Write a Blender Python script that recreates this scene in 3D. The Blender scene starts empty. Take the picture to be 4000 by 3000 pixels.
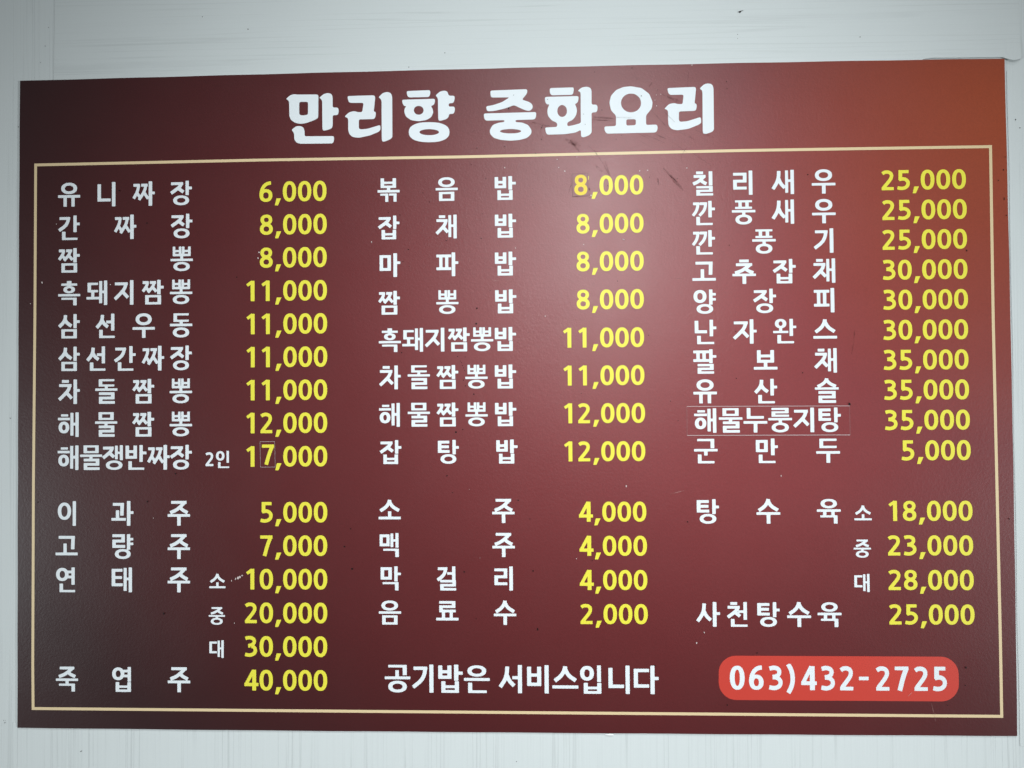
import bpy, bmesh, math, random
import numpy as np
from mathutils import Matrix, Vector

random.seed(7)
scene = bpy.context.scene
C = scene.collection

# ------------------------------------------------------------------ camera
# Board space: x right, y up, z out of the wall (millimetres, origin at the
# middle of the board).  The world has the wall upright: (x, -z, y + 1.6 m).
HB = 1.6
cam_d = bpy.data.cameras.new('camera')
cam = bpy.data.objects.new('camera', cam_d)
C.objects.link(cam)
scene.camera = cam
cam_d.sensor_width = 36.0
cam_d.lens = 24.957
cam_d.clip_start = 0.05
cam_d.clip_end = 50.0
RT = Matrix(((0.99942122, 0.0079815, 0.03306853),
             (-0.00744293, 0.99983818, -0.01637744),
             (-0.0331939, 0.01612183, 0.99931889)))
B2W = Matrix(((1, 0, 0), (0, 0, -1), (0, 1, 0)))
cam.matrix_world = Matrix.Translation((0.038998, -0.859928, HB + 0.003265)) @ (B2W @ RT).to_4x4()

# ------------------------------------------------------------------ world and lamps
world = bpy.data.worlds.new('World')
scene.world = world
world.use_nodes = True
bgn = world.node_tree.nodes['Background']
bgn.inputs[0].default_value = (0.86, 0.95, 1.0, 1)
bgn.inputs[1].default_value = 0.13
scene.view_settings.view_transform = 'Standard'
scene.view_settings.look = 'None'
scene.view_settings.exposure = -0.1
scene.view_settings.gamma = 1.0


def lamp(name, kind, loc, target, energy, color, **kw):
    d = bpy.data.lights.new(name, kind)
    d.energy = energy
    d.color = color
    for k, v in kw.items():
        setattr(d, k, v)
    o = bpy.data.objects.new(name, d)
    C.objects.link(o)
    o.location = loc
    o.rotation_euler = (Vector(target) - Vector(loc)).to_track_quat('-Z', 'Y').to_euler()
    return o


# the ceiling lamp behind and above the photographer: gives the broad glare
lamp('ceiling_lamp', 'AREA', (0.27, -1.6, HB + 0.54), (0.10, 0, HB - 0.22), 3.15, (0.93, 0.98, 1.0),
     shape='RECTANGLE', size=0.30, size_y=0.80, spread=math.radians(78))
# an added high spotlight further back whose soft cone is centred low on the board,
# so the light dies away towards the top of the wall
lamp('added_spotlight', 'SPOT', (0.30, -2.5, HB + 3.2), (0.04, 0, HB - 0.44), 390.0, (0.90, 0.98, 1.0),
     spot_size=math.radians(25.5), spot_blend=1.0, shadow_soft_size=0.12)
# two added soft fill lamps far to either side, aimed at the lower half of the wall
lamp('side_fill', 'SPOT', (4.2, -2.4, HB - 0.9), (0.0, 0, HB - 0.30), 430.0, (0.90, 0.98, 1.0),
     spot_size=math.radians(34), spot_blend=1.0, shadow_soft_size=0.2)
lamp('side_fill', 'SPOT', (-4.2, -2.4, HB - 0.9), (0.20, 0, HB - 0.30), 300.0, (0.90, 0.98, 1.0),
     spot_size=math.radians(34), spot_blend=1.0, shadow_soft_size=0.2)


# ------------------------------------------------------------------ materials
def lin(h):
    h = h.lstrip('#')
    r = []
    for i in (0, 2, 4):
        c = int(h[i:i + 2], 16) / 255
        r.append(c / 12.92 if c <= 0.04045 else ((c + 0.055) / 1.055) ** 2.4)
    return r + [1.0]


class NT:
    def __init__(self, name):
        self.m = bpy.data.materials.new(name)
        self.m.use_nodes = True
        self.t = self.m.node_tree
        self.b = self.t.nodes['Principled BSDF']
        self.tc = self.n('ShaderNodeTexCoord')

    def n(self, kind, ins=None, **kw):
        nd = self.t.nodes.new(kind)
        for k, v in kw.items():
            setattr(nd, k, v)
        for k, v in (ins or {}).items():
            self.set(nd, k, v)
        return nd

    def set(self, nd, k, v):
        s = nd.inputs[k]
        if isinstance(v, bpy.types.NodeSocket):
            self.t.links.new(v, s)
        else:
            s.default_value = v

    def math(self, op, a, b=0.0, c=0.0, clamp=False):
        nd = self.n('ShaderNodeMath', operation=op, use_clamp=clamp)
        self.set(nd, 0, a); self.set(nd, 1, b); self.set(nd, 2, c)
        return nd.outputs[0]

    def map(self, scale=(1, 1, 1), rot=(0, 0, 0), loc=(0, 0, 0), src=None):
        nd = self.n('ShaderNodeMapping')
        self.set(nd, 'Vector', src or self.tc.outputs['Object'])
        nd.inputs['Scale'].default_value = scale
        nd.inputs['Rotation'].default_value = rot
        nd.inputs['Location'].default_value = loc
        return nd.outputs[0]

    def noise(self, vec, scale, detail=2.0, rough=0.5):
        nd = self.n('ShaderNodeTexNoise')
        self.set(nd, 'Vector', vec)
        nd.inputs['Scale'].default_value = scale
        nd.inputs['Detail'].default_value = detail
        nd.inputs['Roughness'].default_value = rough
        return nd.outputs[0]

    def ramp(self, fac, stops, interp='LINEAR'):
        nd = self.n('ShaderNodeValToRGB')
        cr = nd.color_ramp
        cr.interpolation = interp
        while len(cr.elements) < len(stops):
            cr.elements.new(0.5)
        for e, (p, c) in zip(cr.elements, stops):
            e.position = p
            e.color = c if len(c) == 4 else (*c, 1)
        self.set(nd, 0, fac)
        return nd.outputs[0]

    def mix(self, fac, a, b, mode='MIX'):
        nd = self.n('ShaderNodeMix', data_type='RGBA', blend_type=mode)
        self.set(nd, 0, fac); self.set(nd, 6, a); self.set(nd, 7, b)
        return nd.outputs[2]

    def bump(self, h, strength, dist, normal=None):
        nd = self.n('ShaderNodeBump')
        self.set(nd, 'Height', h)
        nd.inputs['Strength'].default_value = strength
        nd.inputs['Distance'].default_value = dist
        if normal is not None:
            self.set(nd, 'Normal', normal)
        return nd.outputs[0]


def film_material(name, vertical, base, seed, fine=1.0, scale=1.0):
    """White wood-grain film: long fine grooves running one way."""
    m = NT(name)
    def g(a, b):     # a: frequency across the grain, b: along it
        return (a, 1, b) if vertical else (b, 1, a)
    off = (seed, seed * .7, seed * 1.3)
    warp = m.noise(m.map(g(3, 1.2), loc=off), 1.0, 1.0)
    wv = m.n('ShaderNodeVectorMath', operation='MULTIPLY_ADD')
    m.set(wv, 0, warp)
    wv.inputs[1].default_value = (0.010, 0, 0) if vertical else (0, 0, 0.010)
    m.set(wv, 2, m.tc.outputs['Object'])
    src = wv.outputs[0]
    n1 = m.noise(m.map(g(420 * scale, 3.0), loc=off, src=src), 1.0, 3.0, 0.6)     # ridges
    n2 = m.noise(m.map(g(170 * scale, 2.0), loc=off, src=src), 1.0, 2.0, 0.5)
    # thin dark grooves at irregular spacing: narrow band where a noise crosses its middle
    n3 = m.noise(m.map(g(150 * scale, 1.3), loc=(seed * 2, 3, seed), src=src), 1.0, 1.0, 0.5)
    gr = m.math('ABSOLUTE', m.math('SUBTRACT', n3, 0.5))
    gr = m.math('SUBTRACT', 1.0, m.math('MULTIPLY', gr, 26.0), clamp=True)
    brk = m.noise(m.map(g(40, 7.0), loc=off), 1.0, 2.0)
    brk = m.math('MULTIPLY', m.math('SUBTRACT', brk, 0.40), 4.5, clamp=True)
    gr = m.math('MULTIPLY', gr, brk)
    mott = m.noise(m.map((1, 1, 1), loc=off), 9.0, 3.0)
    col = m.mix(m.math('MULTIPLY', mott, 0.35), base, [c * .90 for c in base[:3]] + [1])
    col = m.mix(m.math('MULTIPLY', m.math('SUBTRACT', n1, 0.5), 0.5 * fine, clamp=True), col, [c * .72 for c in base[:3]] + [1])
    col = m.mix(m.math('MULTIPLY', gr, 0.30 * fine), col, [c * .48 for c in base[:3]] + [1])
    sand = m.noise(m.map((1, 1, 1)), 700.0, 2.0, 0.7)
    col = m.mix(m.math('MULTIPLY', sand, 0.16), col, [c * .7 for c in base[:3]] + [1])
    m.set(m.b, 'Base Color', col)
    m.b.inputs['Roughness'].default_value = 0.62
    m.b.inputs['Specular IOR Level'].default_value = 0.3
    h = m.math('ADD', m.math('MULTIPLY', n1, 0.6), m.math('MULTIPLY', n2, 0.5))
    h = m.math('SUBTRACT', h, m.math('MULTIPLY', gr, 0.8))
    h = m.math('ADD', h, m.math('MULTIPLY', sand, 0.15))
    m.set(m.b, 'Normal', m.bump(h, 0.42 * fine, 0.0006))
    return m.m


WALL_RGB = [0.70, 0.730, 0.724, 1]
M_wall = film_material('wall_grain_upright', True, WALL_RGB, 1.7, 0.75)
M_film_up = film_material('film_grain_level', False, [c * .99 for c in WALL_RGB[:3]] + [1], 5.3, 0.62, 0.8)
M_film_low = film_material('film_grain_upright', True, [c * 1.02 for c in WALL_RGB[:3]] + [1], 9.1, 1.0, 1.0)


def sheen(m, rough, level, bump=0.12):
    """Faint orange-peel relief of a laminated print."""
    p = m.noise(m.map((1, 1, 1)), 330.0, 2.0, 0.6)
    q = m.noise(m.map((1, 1, 1)), 900.0, 2.0, 0.6)
    m.b.inputs['Specular IOR Level'].default_value = level
    r = m.noise(m.map((1, 1, 1)), 14.0, 3.0, 0.6)
    m.set(m.b, 'Roughness', m.math('ADD', rough - 0.04, m.math('MULTIPLY', r, 0.08)))
    m.set(m.b, 'Normal', m.bump(m.math('ADD', p, m.math('MULTIPLY', q, 0.6)), bump, 0.0006))
    return q


def print_material():
    """The printed backing: a soft radial blend, dark maroon to brick red,
    turning rust orange in the upper right corner."""
    m = NT('maroon_print')
    sep = m.n('ShaderNodeSeparateXYZ')
    m.set(sep, 0, m.tc.outputs['Object'])
    x, z = sep.outputs[0], sep.outputs[2]                 # metres; z from the board's bottom edge
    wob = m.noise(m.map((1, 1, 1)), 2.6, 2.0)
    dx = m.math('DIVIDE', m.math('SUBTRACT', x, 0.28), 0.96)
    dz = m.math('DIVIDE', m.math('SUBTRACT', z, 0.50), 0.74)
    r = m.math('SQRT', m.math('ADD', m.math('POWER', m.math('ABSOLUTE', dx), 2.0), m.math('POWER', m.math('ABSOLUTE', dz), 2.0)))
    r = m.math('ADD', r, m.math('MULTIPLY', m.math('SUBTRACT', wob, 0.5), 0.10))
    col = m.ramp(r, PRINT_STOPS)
    # rust corner
    cx = m.math('DIVIDE', m.math('SUBTRACT', 0.62, x), 0.34)
    cz = m.math('DIVIDE', m.math('SUBTRACT', 0.74, z), 0.40)
    cr = m.math('SQRT', m.math('ADD', m.math('MULTIPLY', cx, cx), m.math('MULTIPLY', cz, cz)))
    f = m.math('SUBTRACT', 1.0, cr, clamp=True)
    f = m.math('SMOOTH_MIN', f, 1.0, 0.1)
    col = m.mix(f, col, lin(PRINT_RUST))
    # print noise: tiny ink grain
    q = sheen(m, 0.375, 0.68, 0.2)
    g = m.noise(m.map((1, 1, 1), loc=(3, 1, 2)), 620.0, 2.0, 0.75)
    col = m.mix(m.math('MULTIPLY', m.math('SUBTRACT', g, 0.33, clamp=True), 0.42), col, [0.02, 0.008, 0.006, 1])
    m.set(m.b, 'Base Color', col)
    return m.m


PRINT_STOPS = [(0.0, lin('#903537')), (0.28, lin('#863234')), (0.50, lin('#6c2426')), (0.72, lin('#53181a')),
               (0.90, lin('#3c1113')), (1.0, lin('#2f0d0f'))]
PRINT_RUST = '#a84a28'
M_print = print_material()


def plain(name, rgb, rough=0.5, level=0.4, bump=0.05, mott=0.06):
    m = NT(name)
    sheen(m, rough, level, bump)
    nz = m.noise(m.map((1, 1, 1)), 22.0, 3.0)
    sp = m.noise(m.map((1, 1, 1)), 800.0, 1.0)
    col = m.mix(m.math('MULTIPLY', nz, mott * 2), rgb, [c * .8 for c in rgb[:3]] + [1])
    col = m.mix(m.math('MULTIPLY', sp, mott), col, [c * .6 for c in rgb[:3]] + [1])
    m.set(m.b, 'Base Color', col)
    return m.m


M_white = plain('white_lettering', [0.83, 0.865, 0.89, 1], 0.62, 0.2)
M_yellow = plain('yellow_lettering', [0.88, 0.79, 0.06, 1], 0.46, 0.6)
M_yellow2 = plain('deeper_yellow_lettering', [0.88, 0.66, 0.05, 1], 0.5, 0.5)
M_gold = plain('pale_gold_line', [0.80, 0.61, 0.36, 1], 0.45, 0.6)
M_badge = plain('coral_red_print', [0.62, 0.052, 0.034, 1], 0.42, 0.6)
M_core = plain('board_core', [0.60, 0.53, 0.56, 1], 0.6, 0.3)
M_dark = plain('dark_fly_specks', [0.012, 0.006, 0.006, 1], 0.6, 0.2)
M_fleck = plain('white_flecks', [0.62, 0.52, 0.50, 1], 0.6, 0.3)
M_cut = plain('bright_cut_edge', [0.66, 0.56, 0.56, 1], 0.5, 0.5)
M_paint = plain('white_paint_blob', [0.86, 0.88, 0.87, 1], 0.5, 0.4)
M_cut_dim = plain('faint_cut_edge', [0.34, 0.22, 0.22, 1], 0.5, 0.6)
M_cut_mid = plain('pale_cut_edge', [0.55, 0.45, 0.45, 1], 0.5, 0.6)
M_edge_dark = plain('dark_cut_edge', [0.05, 0.02, 0.02, 1], 0.6, 0.2)
M_patch = plain('patch_print', lin('#803a3b'), 0.40, 0.7)


def smear_material(name, rgb, amount, scale):
    m = NT(name)
    m.set(m.b, 'Base Color', rgb)
    m.b.inputs['Roughness'].default_value = 0.8
    m.b.inputs['Specular IOR Level'].default_value = 0.1
    n = m.noise(m.map((1, 1, 1)), scale, 3.0, 0.65)
    a = m.math('MULTIPLY', m.math('SUBTRACT', n, 0.30), 3.0 * amount, clamp=True)
    m.set(m.b, 'Alpha', m.math('MINIMUM', a, amount))
    return m.m


M_scuff = smear_material('dull_scuff', [0.11, 0.036, 0.034, 1], 0.34, 160.0)
M_scratch = smear_material('pale_scratch', [0.65, 0.40, 0.36, 1], 0.45, 200.0)
M_grime = smear_material('black_grime', [0.02, 0.006, 0.006, 1], 1.0, 500.0)


# ------------------------------------------------------------------ mesh helpers
def W(x, y, z, org):
    return (x / 1000 - org[0], -z / 1000 - org[1], y / 1000 + HB - org[2])


BOARD_ORG = (0.0, 0.0, HB - 0.4)
ZF = 2.3            # front of the board, mm off the wall


def make(name, verts, faces, mat, parent=None, org=(0, 0, 0), smooth=False):
    me = bpy.data.meshes.new(name)
    me.from_pydata([W(*v, org) for v in verts], [], faces)
    me.materials.append(mat)
    me.update()
    if smooth:
        for p in me.polygons:
            p.use_smooth = True
    o = bpy.data.objects.new(name, me)
    C.objects.link(o)
    if parent is not None:
        o.parent = parent
    else:
        o.location = org
    return o


def fill(loops):
    """Closed 2-D loops (outer rims and holes) -> verts, triangles.  The 2-D
    curve fill of Blender handles the holes."""
    cu = bpy.data.curves.new('outline', 'CURVE')
    cu.dimensions = '2D'
    cu.fill_mode = 'BOTH'
    for lp in loops:
        sp = cu.splines.new('POLY')
        sp.points.add(len(lp) - 1)
        for p, (x, y) in zip(sp.points, lp):
            p.co = (x, y, 0, 1)
        sp.use_cyclic_u = True
    o = bpy.data.objects.new('outline', cu)
    me = bpy.data.meshes.new_from_object(o)
    v = [(a.co.x, a.co.y) for a in me.vertices]
    f = []
    for p in me.polygons:
        idx = list(p.vertices)
        (ax, ay), (bx, by), (cx, cy) = (v[i] for i in idx[:3])
        if (bx - ax) * (cy - ay) - (by - ay) * (cx - ax) < 0:
            idx.reverse()
        f.append(idx)
    bpy.data.objects.remove(o)
    bpy.data.meshes.remove(me)
    bpy.data.curves.remove(cu)
    return v, f


def film_mesh(name, loops, z, mat, parent, thick=0.0):
    v, f = fill(loops)
    vs = [(x, y, z) for x, y in v]
    return make(name, vs, f, mat, parent, BOARD_ORG)


def fillet(pts, r):
    out = []
    n = len(pts)
    for i in range(n):
        p0, p, p1 = Vector(pts[i - 1]), Vector(pts[i]), Vector(pts[(i + 1) % n])
        a, b = p0 - p, p1 - p
        ra, rb = min(r, a.length * .45), min(r, b.length * .45)
        A, B = p + a.normalized() * ra, p + b.normalized() * rb
        for t in (0, .33, .67, 1):
            q = A * (1 - t) ** 2 + p * 2 * t * (1 - t) + B * t * t
            out.append((q.x, q.y))
    return out


# ------------------------------------------------------------------ the lettering
# Each syllable is put together from its letters, each letter from strokes in a
# cell 100 wide and 106 high (y down).  The strokes are united on a fine grid,
# softened a little so that corners come out rounded, and traced as outlines.
def bx(x0, y0, x1, y1): return ('b', x0, y0, x1, y1)
def pl(pts, w): return ('p', pts, w)
def rg(x0, y0, x1, y1, wx, wy, n=2.15): return ('e', (x0 + x1) / 2, (y0 + y1) / 2, (x1 - x0) / 2, (y1 - y0) / 2, wx, wy, n)


def jamo(k, x0, y0, x1, y1, wv=None, wh=None):
    w, h = x1 - x0, y1 - y0
    wv = wv or (15.0 if w > 45 else 13)
    wh = wh or min(11.6, max(8.2, h / 4.4))
    dw = (wv + wh) / 2
    if k == 'b':
        return [bx(x0, y0, x1, y1)]
    if k == 'O':
        return [rg(x0, y0, x1, y1, wv * 1.02, wh * 1.02)]
    if k == 'N':
        return [bx(x0, y0, x0 + wv, y1), bx(x0, y1 - wh - .5, x1, y1)]
    if k == 'D':
        return [bx(x0, y0, x1, y0 + wh), bx(x0, y0, x0 + wv, y1), bx(x0, y1 - wh, x1, y1)]
    if k == 'R':
        wh = min(wh, h / 4.5)
        m = (y0 + y1) / 2
        return [bx(x0, y0, x1, y0 + wh), bx(x1 - wv, y0, x1, m + wh / 2), bx(x0, m - wh / 2, x1, m + wh / 2),
                bx(x0, m - wh / 2, x0 + wv, y1), bx(x0, y1 - wh, x1 + (1.5 if h < 60 else 0), y1)]
    if k == 'M':
        return [bx(x0, y0, x1, y0 + wh), bx(x0, y1 - wh, x1, y1), bx(x0, y0, x0 + wv, y1), bx(x1 - wv, y0, x1, y1)]
    if k == 'B':
        m = y0 + h * .36
        return [bx(x0, y0, x0 + wv, y1), bx(x1 - wv, y0, x1, y1), bx(x0, m, x1, m + wh * .95), bx(x0, y1 - wh, x1, y1)]
    if k == 'BB':
        a = (x0 + x1) / 2
        ww = 10.5
        m = y0 + h * .36
        r = []
        for p, q in ((x0, a - 1.6), (a + 1.6, x1)):
            r += [bx(p, y0, p + ww, y1), bx(q - ww, y0, q, y1), bx(p, m, q, m + wh * .9), bx(p, y1 - wh, q, y1)]
        r.append(bx(x0 + 8, y1 - wh, x1 - 8, y1))
        return r
    if k == 'G1':
        cx = x1 - wv * .5
        return [bx(x0 + w * .1, y0, x1, y0 + wh),
                pl([(cx, y0 + wh * .4), (cx - w * .05, y0 + h * .36), (cx - w * .26, y0 + h * .66), (x0 + w * .06, y1 - h * .03)], dw + .5)]
    if k == 'GG1':
        a = x0 + w * .46
        return jamo('G1', x0, y0, a, y1, 11, wh) + jamo('G1', a - 1, y0, x1, y1, 11, wh)
    if k == 'G2':
        return [bx(x0, y0, x1, y0 + wh), pl([(x1 - wv / 2, y0 + 1), (x1 - wv / 2 - (2 if h > 40 else 0), y1)], wv)]
    if k == 'S':
        cx = (x0 + x1) / 2
        if w > h * 1.2:
            return [pl([(cx, y0), (cx - w * .04, y0 + h * .25), (cx - w * .18, y0 + h * .58), (x0 + w * .03, y1 - h * .12)], dw + 1),
                    pl([(cx + 1, y0 + h * .2), (cx + w * .14, y0 + h * .55), (x1 - w * .03, y1 - h * .14)], dw + 1),
                    bx(cx - dw * .55, y0, cx + dw * .55, y0 + h * .3)]
        return [pl([(cx + w * .02, y0), (cx, y0 + h * .32), (cx - w * .14, y0 + h * .62), (x0 + w * .06, y1 - h * .06)], dw + 1),
                pl([(cx, y0 + h * .40), (cx + w * .15, y0 + h * .66), (x1 - w * .04, y1 - h * .12)], dw + 1)]
    if k in ('J', 'JH'):
        cx = (x0 + x1) / 2
        if w > h * 1.3:
            return [bx(x0 + w * .07, y0, x1 - w * .07, y0 + wh),
                    pl([(x1 - w * .17, y0 + wh * .5), (cx + w * .12, y0 + h * .40), (cx - w * .15, y0 + h * .70), (x0 + w * .02, y1 - h * .12)], dw + .5),
                    pl([(cx + w * .04, y0 + h * .46), (cx + w * .22, y0 + h * .70), (x1 - w * .01, y1 - h * .12)], dw + .5)]
        r = [bx(x0 + w * .05, y0, x1 - w * .06, y0 + wh),
             pl([(x1 - w * .18, y0 + wh * .4), (x1 - w * .27, y0 + h * .36), (cx - w * .12, y0 + h * .68), (x0 + w * .05, y1 - h * .06)], dw + .5)]
        if k == 'J':
            r.append(pl([(cx + w * .06, y0 + h * .50), (x1 - w * .04, y1 - h * .14)], dw + .5))
        return r
    if k == 'JJ':
        return [bx(x0 + w * .05, y0, x0 + w * .44, y0 + wh), bx(x0 + w * .54, y0, x1 - w * .06, y0 + wh),
                pl([(x0 + w * .38, y0 + wh * .4), (x0 + w * .31, y0 + h * .42), (x0 + w * .06, y1 - h * .16)], dw - 1),
                pl([(x1 - w * .17, y0 + wh * .4), (x1 - w * .25, y0 + h * .42), (x0 + w * .40, y1 - h * .08)], dw - 1),
                pl([(x0 + w * .26, y0 + h * .50), (x0 + w * .50, y1 - h * .16)], dw - 1.5),
                pl([(x0 + w * .70, y0 + h * .48), (x1 - w * .03, y1 - h * .14)], dw - 1)]
    if k == 'C':
        wh = min(wh, h / 5.2)
        return [bx(x0 + w * .25, y0, x1 - w * .25, y0 + wh)] + jamo('J', x0, y0 + wh + h * .07, x1, y1, wv, wh)
    if k == 'T':
        m = (y0 + y1) / 2
        wh = min(wh, h / 4.4)
        return [bx(x0, y0, x1 - 1, y0 + wh), bx(x0, m - wh / 2, x1 - 3, m + wh / 2), bx(x0, y1 - wh, x1, y1), bx(x0, y0, x0 + wv, y1)]
    if k == 'P':
        return [bx(x0, y0, x1, y0 + wh), bx(x0, y1 - wh, x1, y1), bx(x0 + w * .20, y0, x0 + w * .20 + wv * .9, y1),
                bx(x1 - w * .20 - wv * .9, y0, x1 - w * .20, y1)]
    raise ValueError(k)


GLYPH = {
 '유': 'O 14 0 86 49;b 0 54 100 65;b 25 60 39 104;b 61 60 75 104',
 '니': 'N 10 9 69 84;b 76 0 91 106',
 '짜': 'JJ 0 10 72 86;b 73 0 88 106;b 85 45 100 56',
 '장': 'J 1 6 62 56;b 70 0 84 62;b 82 26 98 37;O 14 64 85 106',
 '간': 'G1 1 6 54 66;b 70 0 84 72;b 82 31 98 42;N 18 70 88 106',
 '짬': 'JJ 0 5 67 58;b 69 0 84 62;b 82 26 98 37;M 15 66 86 106',
 '뽕': 'BB 10 0 90 41;b 44 38 56 56;b 0 53 100 62.5;O 13 67 86 106',
 '흑': 'b 40 0 60 12;b 14 11 86 20;O 24 22 76 53;b 0 57 100 66.5;G2 15 73 84 106',
 '돼': 'D 7 9 54 50;b 24 48 37 78;b 2 71 61 81;b 60 2 73 98;b 70 44 84 54;b 82 0 96 106',
 '지': 'J 1 9 66 86;b 73 0 88 106',
 '삼': 'S 1 4 63 58;b 70 0 84 61;b 82 27 98 38;M 15 66 85 105',
 '선': 'S 3 5 59 64;b 50 30 74 41;b 72 0 86 73;N 18 70 88 105',
 '우': 'O 14 0 86 51;b 0 60 100 70.5;b 43 68 58 106',
 '동': 'D 16 2 84 38;b 44 36 57 52;b 0 47 100 57;O 13 63 86 106',
 '차': 'C 1 2 64 92;b 70 0 85 106;b 83 42 98 53',
 '돌': 'D 16 0 86 31;b 44 29 56 46;b 0 40 100 49.5;R 17 57 87 106',
 '해': 'b 14 8 46 17;b 0 23 54 33;O 3 40 51 90;b 57 2 70 100;b 68 45 82 56;b 80 0 94 106',
 '물': 'M 16 0 84 33;b 0 40 100 49.5;b 43 48 56 62;R 17 58 87 106',
 '쟁': 'J 0 6 54 58;b 57 2 69 60;b 67 28 80 37;b 79 0 92 64;O 16 66 90 106',
 '반': 'B 3 2 54 58;b 66 0 80 72;b 78 28 97 39;N 16 70 87 106',
 '인': 'O 5 2 58 60;b 72 0 86 74;N 18 70 88 106',
 '이': 'O 10 6 70 80;b 78 0 92 106',
 '과': 'G2 6 8 56 62;b 20 40 34 80;b 0 73 64 84;b 70 0 85 106;b 83 44 99 55',
 '주': 'J 10 0 90 57;b 0 57 100 67.5;b 43 65 58 106',
 '고': 'G2 14 7 87 64;b 36 40 50 82;b 0 79 100 90',
 '량': 'R 4 0 60 58;b 70 0 84 66;b 82 16 98 26;b 82 36 98 46;O 16 64 86 106',
 '연': 'O 2 2 58 58;b 55 14 74 24;b 55 36 74 46;b 72 0 86 74;N 18 70 88 106',
 '태': 'T 1 6 50 80;b 55 2 68 100;b 66 44 80 54;b 78 0 92 106',
 '소': 'S 5 3 95 58;b 43 54 57 80;b 0 78 100 89',
 '중': 'J 12 0 88 44;b 0 48 100 57.5;b 44 56 57 70;O 13 65 86 106',
 '대': 'D 4 8 50 78;b 55 2 68 100;b 66 44 80 54;b 78 0 92 106',
 '죽': 'J 12 0 88 48;b 0 51 100 60.5;b 44 60 57 78;G2 14 73 86 106',
 '엽': 'O 2 2 56 56;b 54 12 74 22;b 54 33 74 43;b 72 0 86 62;B 18 65 86 106',
 '볶': 'B 14 0 84 43;b 43 40 57 56;b 0 53 100 63.5;G2 12 69 48 106;G2 52 69 86 106',
 '음': 'O 12 0 86 44;b 0 48 100 58;M 15 66 84 106',
 '밥': 'B 3 3 54 53;b 65 0 81 60;b 79 26 98 37;B 15 63 83 106',
 '잡': 'J 1 6 62 57;b 70 0 84 60;b 82 27 98 38;B 17 64 83 106',
 '채': 'C 0 2 56 88;b 57 2 69 100;b 67 44 82 54;b 80 0 94 106',
 '마': 'M 6 8 57 78;b 69 0 85 106;b 83 37 100 48',
 '파': 'P 1 9 68 78;b 71 0 86 106;b 84 40 100 51',
 '탕': 'T 2 4 54 57;b 68 0 82 64;b 80 28 96 39;O 14 64 84 106',
 '맥': 'M 4 6 48 58;b 53 2 65 62;b 63 28 77 37;b 76 0 89 64;G2 20 70 90 106',
 '막': 'M 6 4 56 58;b 68 0 82 66;b 80 28 97 38;G2 15 70 86 106',
 '걸': 'G1 3 4 50 62;b 50 26 74 36;b 72 0 86 58;R 18 60 88 106',
 '리': 'R 5 9 62 82;b 72 0 87 106',
 '료': 'R 14 2 86 51;b 26 48 39 78;b 61 48 74 78;b 0 76 100 87',
 '수': 'S 7 0 93 56;b 0 57 100 67.5;b 43 65 58 106',
 '공': 'G2 14 2 86 40;b 42 22 55 50;b 0 46 100 55.5;O 14 62 86 106',
 '기': 'G1 4 8 63 88;b 72 0 87 106',
 '은': 'O 14 2 86 44;b 0 50 100 60;N 16 68 88 106',
 '서': 'S 1 6 61 88;b 52 42 76 53;b 74 0 89 106',
 '비': 'B 6 6 60 78;b 74 0 89 106',
 '스': 'S 7 4 93 66;b 0 76 100 87',
 '입': 'O 4 2 57 57;b 70 0 84 62;B 18 66 85 106',
 '다': 'D 4 12 62 82;b 68 0 83 106;b 81 42 99 53',
 '칠': 'C 2 0 61 60;b 71 0 86 62;R 17 65 87 106',
 '새': 'S 1 4 57 88;b 57 2 69 100;b 67 42 82 52;b 80 0 94 106',
 '깐': 'GG1 2 6 64 66;b 70 0 84 72;b 82 30 98 41;N 18 70 88 106',
 '풍': 'P 14 0 86 37;b 0 43 100 53;b 44 52 57 68;O 15 63 85 106',
 '추': 'C 10 0 90 64;b 0 62 100 72;b 43 70 58 106',
 '양': 'O 3 2 58 58;b 70 0 84 66;b 82 16 98 26;b 82 38 98 48;O 16 64 86 106',
 '피': 'P 2 8 67 80;b 73 0 88 106',
 '난': 'N 6 4 58 58;b 70 0 84 72;b 82 30 98 41;N 16 70 88 106',
 '자': 'J 0 9 66 88;b 71 0 86 106;b 84 46 100 57',
 '완': 'O 8 0 56 40;b 26 38 38 56;b 0 52 64 61;b 70 0 84 74;b 82 30 98 40;N 18 70 88 106',
 '팔': 'P 0 5 66 54;b 68 0 82 60;b 80 26 98 36;R 18 64 86 106',
 '보': 'B 14 6 86 60;b 43 58 57 80;b 0 79 100 90',
 '산': 'S 2 4 61 63;b 70 0 84 72;b 82 30 98 41;N 18 70 88 106',
 '슬': 'S 9 0 91 40;b 0 39 100 48;R 15 55 87 106',
 '누': 'N 14 0 86 46;b 0 57 100 67.5;b 43 65 58 106',
 '룽': 'R 14 0 86 38;b 0 44 100 53.5;b 44 52 57 66;O 14 64 86 106',
 '군': 'G2 14 0 86 40;b 0 44 100 54;b 43 52 57 72;N 16 68 86 106',
 '만': 'M 4 6 54 58;b 68 0 83 72;b 81 30 97 41;N 16 70 86 106',
 '두': 'D 14 2 86 42;b 0 56 100 66.5;b 43 64 58 106',
 '육': 'O 16 0 84 40;b 0 45 100 55;b 26 54 39 76;b 61 54 74 76;G2 14 71 86 106',
 '사': 'S 1 6 63 88;b 70 0 85 106;b 83 44 100 55',
 '천': 'C 2 0 59 68;b 50 36 74 46;b 72 0 86 76;N 18 73 88 106',
}


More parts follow.
